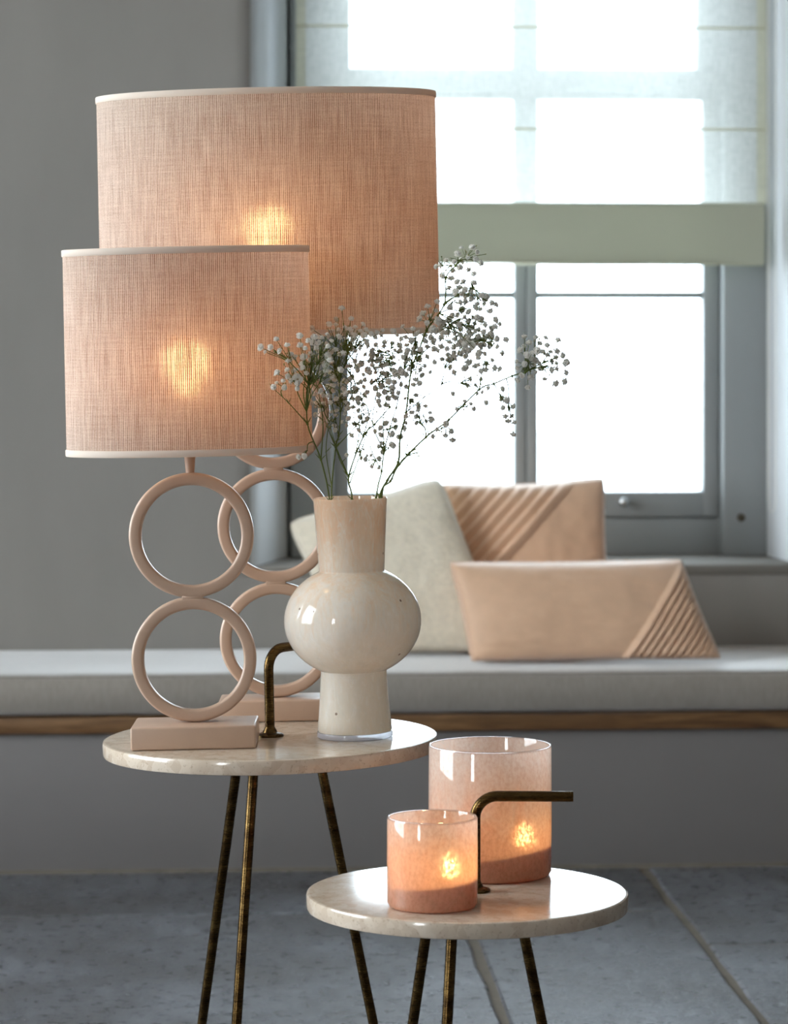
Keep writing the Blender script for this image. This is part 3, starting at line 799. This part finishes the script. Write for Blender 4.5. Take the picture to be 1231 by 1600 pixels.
# ------------------------------------------------------------------ vase
VT = on_big(-0.0463, 3.658)
vs = tag(empty('vase', (0, 0, 0), mtx=VT), 'milky peach blown glass vase with bulging middle and flared foot', 'vase')
def bulge(r0=0.052 * 0.763 / 0.763, n=22):
    out = []
    A, B, zc = 0.0818, 0.0672, 0.1385
    t = math.acos(0.0396 / A)
    for i in range(n + 1):
        a = -t + 2 * t * i / n; out.append((A * math.cos(a), zc + B * math.sin(a)))
    return out
outer = [(0.0, 0.0075), (0.0435, 0.0075), (0.0444, 0.010), (0.0432, 0.022), (0.0412, 0.045), (0.0398, 0.068), (0.0392, 0.0775)] + bulge()[0:] + [(0.0390, 0.1985), (0.0392, 0.203), (0.0402, 0.220), (0.0416, 0.245), (0.0431, 0.270), (0.0439, 0.2835)]
th = 0.0032
inner = []
for i in range(len(outer) - 1, 1, -1):
    r, z = outer[i]; inner.append((max(0.002, r - th), z if z > 0.02 else 0.0125))
prof = outer + [(0.0432, 0.2848), (0.0418, 0.2843)] + inner[1:] + [(0.0, 0.0125)]
lathe('body', prof, VASEGLASS, vs, 96, smooth=28, inner=(len(outer), len(prof), INNER))
lathe('foot', [(0, 0.0002), (0.0438, 0.0002), (0.0452, 0.0016), (0.0455, 0.0045), (0.0446, 0.0073), (0.0, 0.0073)], FOOT, vs, 96)['label'] = 'clear glass foot'

# ------------------------------------------------------------------ candle glasses and candles
def candle(label_g, label_c, T, r, h, wax_h, tilt, flame_dx):
    g = tag(empty('candle_holder', (0, 0, 0), mtx=T), label_g, 'candle holder', 'peach glass candle holders')
    t = .0026
    pr = [(0, .0002), (r - .006, .0002), (r - .002, .0012), (r, .005), (r + .0004, h * .5), (r, h - .002), (r - .0008, h), (r - t + .0006, h), (r - t, h - .002), (r - t, .011), (r - t - .004, .0075), (0, .0075)]
    lathe('body', pr, HOLDER, g, 96, smooth=30, inner=(7, len(pr), INNER))
    lathe('rim', [(r - t - .0001, h - .0012), (r - t + .0004, h + .0006), (r - t / 2, h + .0011), (r - .0004, h + .0006), (r + .0003, h - .0012)], CLEAR, g, 96)['label'] = 'clear polished rim'
    c = tag(empty('candle', (0, 0, 0), mtx=T @ Matrix.Translation((0, 0, .0078))), label_c, 'candle', 'candles burning in peach glasses')
    rw = r - t - .0012
    vs_, fs_ = [], []; n = 64; lv = [(rw - .004, 0), (rw, .004), (rw, None), (rw - .003, 'e'), (rw * .6, 't'), (rw * .25, 't')]
    for rr, z in lv:
        for i in range(n):
            a = 2 * PI * i / n; x, y = rr * math.cos(a), rr * math.sin(a)
            top = wax_h + tilt * x + .0012 * noise.noise(Vector((x * 60, y * 60, 1)))
            vs_.append((x, y, z if isinstance(z, (int, float)) else top - (.002 if z is None else .0004 if z == 'e' else 0)))
    for k in range(len(lv) - 1):
        for i in range(n): j = (i + 1) % n; fs_.append((k * n + i, k * n + j, (k + 1) * n + j, (k + 1) * n + i))
    fs_.append(tuple(range(n))[::-1]); fs_.append(tuple((len(lv) - 1) * n + i for i in range(n)))
    mesh('wax', vs_, fs_, WAX, c, 50)
    zt = wax_h + tilt * flame_dx
    mb = MB(); mb.add(tube_data([(flame_dx, 0, zt - .004), (flame_dx, 0, zt + .003), (flame_dx + .001, 0, zt + .007)], .0009, 8)); mb.build('wick', SOOT, c)
    fo = lathe('flame', [(0, 0), (.0026, .0018), (.0042, .006), (.0040, .010), (.0026, .016), (.0011, .021), (0, .024)], FLAME, c, 16, smooth=180); fo.location = (flame_dx, 0, zt + .0035)
candle('larger frosted peach glass candle holder standing behind the brass handle', 'candle burning deep inside the larger peach glass', on_small(0.1077, 3.445), 0.0687, 0.1445, 0.021, 0.13, 0.027)
candle('smaller frosted peach glass candle holder at the front of the lower table', 'candle burning deep inside the smaller peach glass', on_small(0.0407, 3.257), 0.0479, 0.0945, 0.021, 0.10, 0.013)

# ------------------------------------------------------------------ gypsophila
def icos(c, r):
    v = [(0, 0, r), (0, 0, -r * 1.3)] + [(r * math.cos(a), r * math.sin(a), 0) for a in (0, PI / 2, PI, 3 * PI / 2)]
    return [Vector(q) + c for q in v], [(0, 2, 3), (0, 3, 4), (0, 4, 5), (0, 5, 2), (1, 3, 2), (1, 4, 3), (1, 5, 4), (1, 2, 5)]

def blossom_mesh(seed):
    r = random.Random(seed); vs, fs, mi = [], [], []
    R = .0042
    for layer, (cnt, el, ln) in enumerate(((7, -5, 1.0), (7, 25, .92), (5, 52, .75), (3, 78, .55))):
        for k in range(cnt):
            a = 2 * PI * (k + r.uniform(-.25, .25)) / cnt + layer * .5; e = math.radians(el + r.uniform(-14, 14))
            d = Vector((math.cos(a) * math.cos(e), math.sin(a) * math.cos(e), math.sin(e))); s = Vector((-math.sin(a), math.cos(a), 0)); n = d.cross(s)
            L = R * ln * r.uniform(.9, 1.12); w = R * .48
            o = len(vs); c0 = d * R * .12
            vs += [c0, d * L * .6 + s * w - n * w * .25, d * L + s * w * .55 + n * w * .3, d * L * .93 + n * w * .45, d * L - s * w * .55 + n * w * .3, d * L * .6 - s * w - n * w * .25]
            fs += [(o, o + 1, o + 2, o + 3), (o, o + 3, o + 4, o + 5)]; mi += [0, 0]
    v_, f_ = icos(Vector((0, 0, R * .28)), R * .74); o = len(vs); vs += v_; fs += [tuple(o + q for q in t) for t in f_]; mi += [0] * 8
    o = len(vs)
    for k in range(5):
        a = 2 * PI * k / 5; vs.append(Vector((math.cos(a) * R * .42, math.sin(a) * R * .42, R * .1)))
    vs.append(Vector((0, 0, -R * .75)))
    for k in range(5): fs.append((o + k, o + 5, o + (k + 1) % 5)); mi.append(1)
    me = bpy.data.meshes.new('blossom'); me.from_pydata([tuple(v) for v in vs], [], fs); me.materials.append(PETAL); me.materials.append(CALYX)
    for p, m_ in zip(me.polygons, mi): p.material_index = m_
    return me
BLOOM = [blossom_mesh(s) for s in range(4)]

U = 0.000763          # one unit of the sprig drawings below, in metres; origin at the centre of the vase rim, x across, z up
def P(x, z, y=0.0): return Vector(((x - 548) * U, y, (777 - z) * U))

def spline(pts, n=5):
    out = []
    for i in range(len(pts) - 1):
        p0 = pts[max(0, i - 1)]; p1 = pts[i]; p2 = pts[i + 1]; p3 = pts[min(len(pts) - 1, i + 2)]
        for k in range(n):
            t = k / n
            out.append(0.5 * ((2 * p1) + (p2 - p0) * t + (2 * p0 - 5 * p1 + 4 * p2 - p3) * t * t + (3 * p1 - p0 - 3 * p2 + p3) * t ** 3))
    return out + [pts[-1]]

def sprig(label, lines, clusters, seed, depth0, bottom):
    """lines: (radius, [(x, z, depth), ...]); the first one starts at the rim. clusters: (anchor x, z, depth, centre x, z, depth, spread x, z, depth, blossoms, buds, size)"""
    r = random.Random(seed)
    origin = VT @ Vector((bottom[0], bottom[1], 0.0135))
    rim = VT @ Vector((0, 0, 0.2835))
    root = tag(empty('gypsophila_sprig', origin, -YAW), label, 'flower', 'gypsophila sprigs in the glass vase')
    RZ = Matrix.Rotation(YAW, 3, 'Z')
    off = RZ @ (rim - origin)                                   # rim centre in sprig coordinates
    loc = lambda p: p + off
    st, tw, bd = MB(), MB(), MB()
    nodes, tips = [], []
    for i, (rad, pts) in enumerate(lines):
        pp = [loc(P(x, z, y)) for x, z, y in pts]
        if i == 0:
            neck = loc(Vector(((pts[0][0] - 548) * U * .78, pts[0][2] * .7, -0.085))); low = Vector((0, 0, 0.0008))
            pp = [low, low.lerp(neck, .5) + Vector((.002, 0, 0)), neck] + pp
        q = spline(pp, 6)
        n = len(q); rr = [rad * (1 - .5 * k / (n - 1)) for k in range(n)]
        st.add(tube_data(q, rr, 7))
        start = 18 if i == 0 else 0
        nodes += q[start:]
        for p in pp[(3 if i == 0 else 0):]:
            st.add(icos(p, rad * 1.5))                          # swollen joints
            for s in (-1, 1):                                   # tiny paired leaves at each joint
                if r.random() < .6:
                    d = Vector((s * r.uniform(.4, 1), r.uniform(-.5, .5), r.uniform(.5, 1.2))).normalized()
                    tw.add(tube_data([p, p + d * .004, p + d * r.uniform(.006, .011)], [.0003, .0006, .0001], 4))
    nb = 0
    for (ax, az, ay, cx, cz, cy, sx, sz, sy, cnt, buds, size) in clusters:
        A = loc(P(ax, az, ay)); C = loc(P(cx, cz, cy))
        k = max(1, cnt // 5)
        subs = []
        for _ in range(k):
            t = C + Vector((r.gauss(0, .62) * sx * U, r.gauss(0, .62) * sy * U, r.gauss(0, .62) * sz * U))
            near = min(nodes, key=lambda q: (q - A).length + .35 * (q - t).length)
            hub = near.lerp(t, .62)
            mid = near.lerp(hub, .5) + Vector((r.uniform(-1, 1), r.uniform(-1, 1), r.uniform(0, 1))) * .003
            tw.add(tube_data(spline([near, mid, hub], 4), [.0008 - .0003 * q / 8 for q in range(9)], 5)); tw.add(icos(hub, .0008))
            subs.append((hub, t))
        for j in range(cnt + buds):
            hub, t = subs[j % k]
            for q in range(14):
                w = .42 + .05 * q
                tip = t + Vector((r.gauss(0, w) * sx * U, r.gauss(0, w) * sy * U, r.gauss(0, w) * sz * U))
                if j >= cnt or all((tip.x - o.x) ** 2 + (tip.z - o.z) ** 2 > .0058 ** 2 for o in tips): break
            if cnt + buds < 5: tip = C + Vector((r.uniform(-1, 1) * sx * U, r.uniform(-1, 1) * sy * U, r.uniform(-1, 1) * sz * U))
            hub2 = hub.lerp(tip, .35)
            tw.add(tube_data([hub, hub2 + Vector((0, 0, .0012)), tip], [.00046, .0004, .00034], 4))
            d = (tip - hub); d = d.normalized() if d.length > 1e-5 else Vector((0, 0, 1))
            if j < cnt:
                tips.append(tip.copy())
                o = bpy.data.objects.new('blossom', BLOOM[r.randrange(4)]); COL.objects.link(o); o.parent = root
                o.location = tip + d * .0018
                dv = (d + Vector((r.uniform(-.5, .5), r.uniform(-.9, .2), r.uniform(-.2, .6)))).normalized()
                o.rotation_mode = 'QUATERNION'; o.rotation_quaternion = dv.to_track_quat('Z', 'Y')
                s = size * r.uniform(.72, 1.15); o.scale = (s, s, s); nb += 1
            else:
                bd.add(icos(tip, r.uniform(.0007, .0013)))
    st.build('stem', GREEN, root); b = tw.build('twigs', GREEN, root); b.name = 'twig'; b['kind'] = 'stuff'
    if bd.v: b = bd.build('bud', BUD, root); b['kind'] = 'stuff'
    return root

sprig('gypsophila sprig fanning sideways in front of the smaller lampshade', [
    (.0012, [(516.5, 780, -.012), (504, 713, -.050), (485, 656, -.092), (486, 600, -.108), (488, 565, -.112)]),
    (.0007, [(485, 656, -.092), (457.6, 623, -.120), (434, 600, -.132)]),
    (.0008, [(504, 713, -.050), (508, 650, -.09), (498, 589, -.112)])],
    [(485, 640, -.09, 490, 562, -.115, 22, 26, 14, 36, 24, 1.05), (434, 600, -.132, 433, 600, -.132, 2, 2, 3, 1, 0, 1.1), (450, 615, -.124, 452, 594, -.13, 8, 4, 5, 3, 2, .8),
     (485, 610, -.10, 468, 582, -.122, 7, 9, 6, 5, 4, 1.0), (486, 590, -.11, 462, 549, -.124, 18, 10, 8, 6, 8, .95), (498, 589, -.112, 502, 540, -.112, 18, 16, 12, 12, 14, 1.0),
     (485, 690, -.08, 478, 702, -.10, 8, 8, 5, 2, 6, .8)], 11, 0, (-.018, -.004))
sprig('gypsophila sprig rising straight beside the smaller lampshade edge', [
    (.0012, [(518.5, 780, .004), (525.6, 697, .0), (530, 679, .0), (533, 640, -.005), (531, 590, -.005)]),
    (.0007, [(530, 679, 0), (522, 640, .012), (516, 610, .02), (520, 575, .02)]),
    (.0007, [(525.6, 697, 0), (556, 665, .012), (575, 640, .015)]),
    (.0007, [(519.5, 760, .004), (510, 705, .018), (513, 655, .024), (502, 612, .026)]),
    (.0006, [(525.6, 697, 0), (514, 668, -.012), (500, 628, -.02)])],
    [(531, 600, 0, 533, 545, -.005, 22, 24, 24, 46, 30, 1.0), (520, 580, .02, 524, 582, .02, 14, 24, 20, 14, 12, .95), (533, 640, 0, 536, 610, 0, 14, 20, 16, 12, 14, .9),
     (530, 570, 0, 549, 523, 0, 18, 7, 12, 12, 12, .95), (520, 650, 0, 512, 655, .01, 14, 20, 12, 5, 10, .8)], 22, 0, (-.012, .008))
sprig('gypsophila sprig branching from the middle of the vase mouth', [
    (.0013, [(551, 778, .0), (546, 742, -.004), (569, 679, -.012), (586.5, 660, -.015), (610, 633, -.02)]),
    (.0008, [(546, 742, -.004), (527, 696, -.02), (516, 655, -.025)]),
    (.0007, [(569, 679, -.012), (580, 640, -.01), (594, 600, -.01)]),
    (.0007, [(546, 742, -.004), (560, 690, .01), (562, 640, .02), (556, 600, .02)]),
    (.0007, [(546, 742, -.004), (534, 722, .012), (522, 690, .02), (515, 668, .02)]),
    (.0007, [(548, 752, -.002), (566, 700, -.022), (576, 668, -.03), (590, 640, -.034)]),
    (.0006, [(569, 679, -.012), (566, 640, -.02), (570, 610, -.024)])],
    [(594, 600, -.01, 600, 598, -.015, 17, 16, 20, 36, 20, 1.08), (556, 600, .02, 556, 585, .02, 18, 26, 22, 22, 22, .95), (575, 650, 0, 572, 630, 0, 16, 18, 16, 10, 14, 1.0),
     (560, 660, .01, 572, 650, .005, 12, 14, 12, 6, 8, .9), (516, 655, -.025, 512, 622, -.03, 14, 18, 12, 8, 10, .9), (562, 700, .01, 568, 712, 0, 16, 16, 10, 4, 14, .7)], 33, 0, (0.0, 0.0))
sprig('gypsophila sprig with thin upright branches just ahead of the window stile', [
    (.0012, [(588.6, 776, .006), (597, 735, .004), (601, 703, .0), (610, 668, .0), (620, 635, .0)]),
    (.0008, [(601, 703, 0), (583, 660, .018), (590, 610, .025), (598, 570, .025)]),
    (.0007, [(601, 703, 0), (600, 650, -.02), (610, 590, -.03), (614, 555, -.03)]),
    (.0006, [(597, 735, .004), (582, 705, .02), (574, 680, .026), (562, 668, .03)])],
    [(614, 560, -.03, 606, 548, -.025, 24, 14, 20, 30, 24, 1.0), (598, 575, .025, 592, 560, .02, 16, 20, 20, 8, 20, .85), (610, 668, 0, 605, 668, 0, 15, 12, 12, 12, 10, 1.1), (620, 635, 0, 640, 530, 0, 12, 10, 14, 7, 6, 1.0),
     (601, 703, 0, 590, 690, .01, 16, 16, 12, 3, 16, .8), (600, 720, 0, 572, 715, .01, 12, 10, 8, 4, 10, .9)], 44, 0, (.012, .008))
sprig('tallest gypsophila sprig arching up past the larger lampshade edge', [
    (.0015, [(596.7, 774, -.006), (606, 748, -.008), (623, 719, -.012), (626, 680, -.016), (635, 642, -.02), (643, 577, -.026), (655, 545, -.03), (667, 514, -.034), (694, 474, -.036), (697, 432, -.036), (712, 414, -.036)]),
    (.0007, [(694, 474, -.036), (716, 458, -.04), (736, 442, -.04)]),
    (.0007, [(696, 440, -.036), (692, 415, -.03), (690, 400, -.03)]),
    (.0007, [(635, 642, -.02), (662, 620, .0), (691, 599, .015), (707, 565, .02), (716, 540, .02)])],
    [(667, 514, -.034, 676, 497, -.036, 7, 12, 10, 10, 4, 1.2), (712, 414, -.036, 716, 408, -.036, 20, 14, 18, 16, 16, .95), (736, 442, -.04, 744, 462, -.04, 16, 12, 16, 16, 14, 1.0), (694, 474, -.036, 714, 458, -.036, 18, 14, 18, 12, 12, 1.05),
     (643, 577, -.026, 655, 562, -.02, 15, 24, 18, 26, 18, .95), (694, 500, -.036, 728, 505, -.02, 24, 20, 24, 44, 18, 1.12), (716, 540, .02, 712, 530, .02, 24, 18, 24, 32, 14, 1.12), (691, 599, .015, 702, 570, .02, 10, 8, 12, 6, 4, 1.1), (691, 599, .015, 718, 600, .02, 22, 14, 12, 8, 8, .9),
     (643, 560, -.03, 650, 521, -.034, 9, 8, 8, 6, 6, 1.0), (640, 640, -.02, 650, 630, -.01, 12, 14, 10, 5, 8, .95)], 55, 0, (.014, -.004))
sprig('lowest gypsophila sprig stretching out across the bright window pane', [
    (.0013, [(594, 773, -.012), (611, 748, -.018), (625, 722, -.022), (666, 679, -.034), (701, 652, -.040), (748, 605, -.048), (770, 596, -.052), (798, 584, -.056), (818, 578, -.06)]),
    (.0007, [(748, 605, -.048), (752, 580, -.045), (757, 560, -.045), (768, 538, -.045)]),
    (.0006, [(670, 676, -.034), (664, 650, -.03), (655, 630, -.03)])],
    [(768, 538, -.045, 756, 528, -.045, 20, 9, 16, 16, 8, 1.15), (757, 565, -.045, 752, 565, -.045, 16, 8, 12, 7, 4, 1.05), (818, 578, -.06, 820, 566, -.06, 13, 20, 16, 24, 10, 1.05), (818, 578, -.06, 856, 568, -.06, 12, 15, 12, 17, 6, 1.1),
     (770, 596, -.052, 783, 620, -.05, 5, 8, 6, 5, 4, 1.0), (790, 590, -.055, 794, 658, -.05, 9, 12, 8, 5, 4, 1.0), (720, 634, -.044, 728, 634, -.044, 14, 6, 8, 5, 6, 1.0), (701, 652, -.04, 690, 664, -.04, 14, 8, 8, 6, 6, 1.0),
     (666, 680, -.034, 660, 655, -.03, 16, 12, 10, 10, 8, 1.0), (625, 722, -.022, 642, 722, -.024, 22, 14, 8, 0, 16, 1)], 66, 0, (.018, .004))
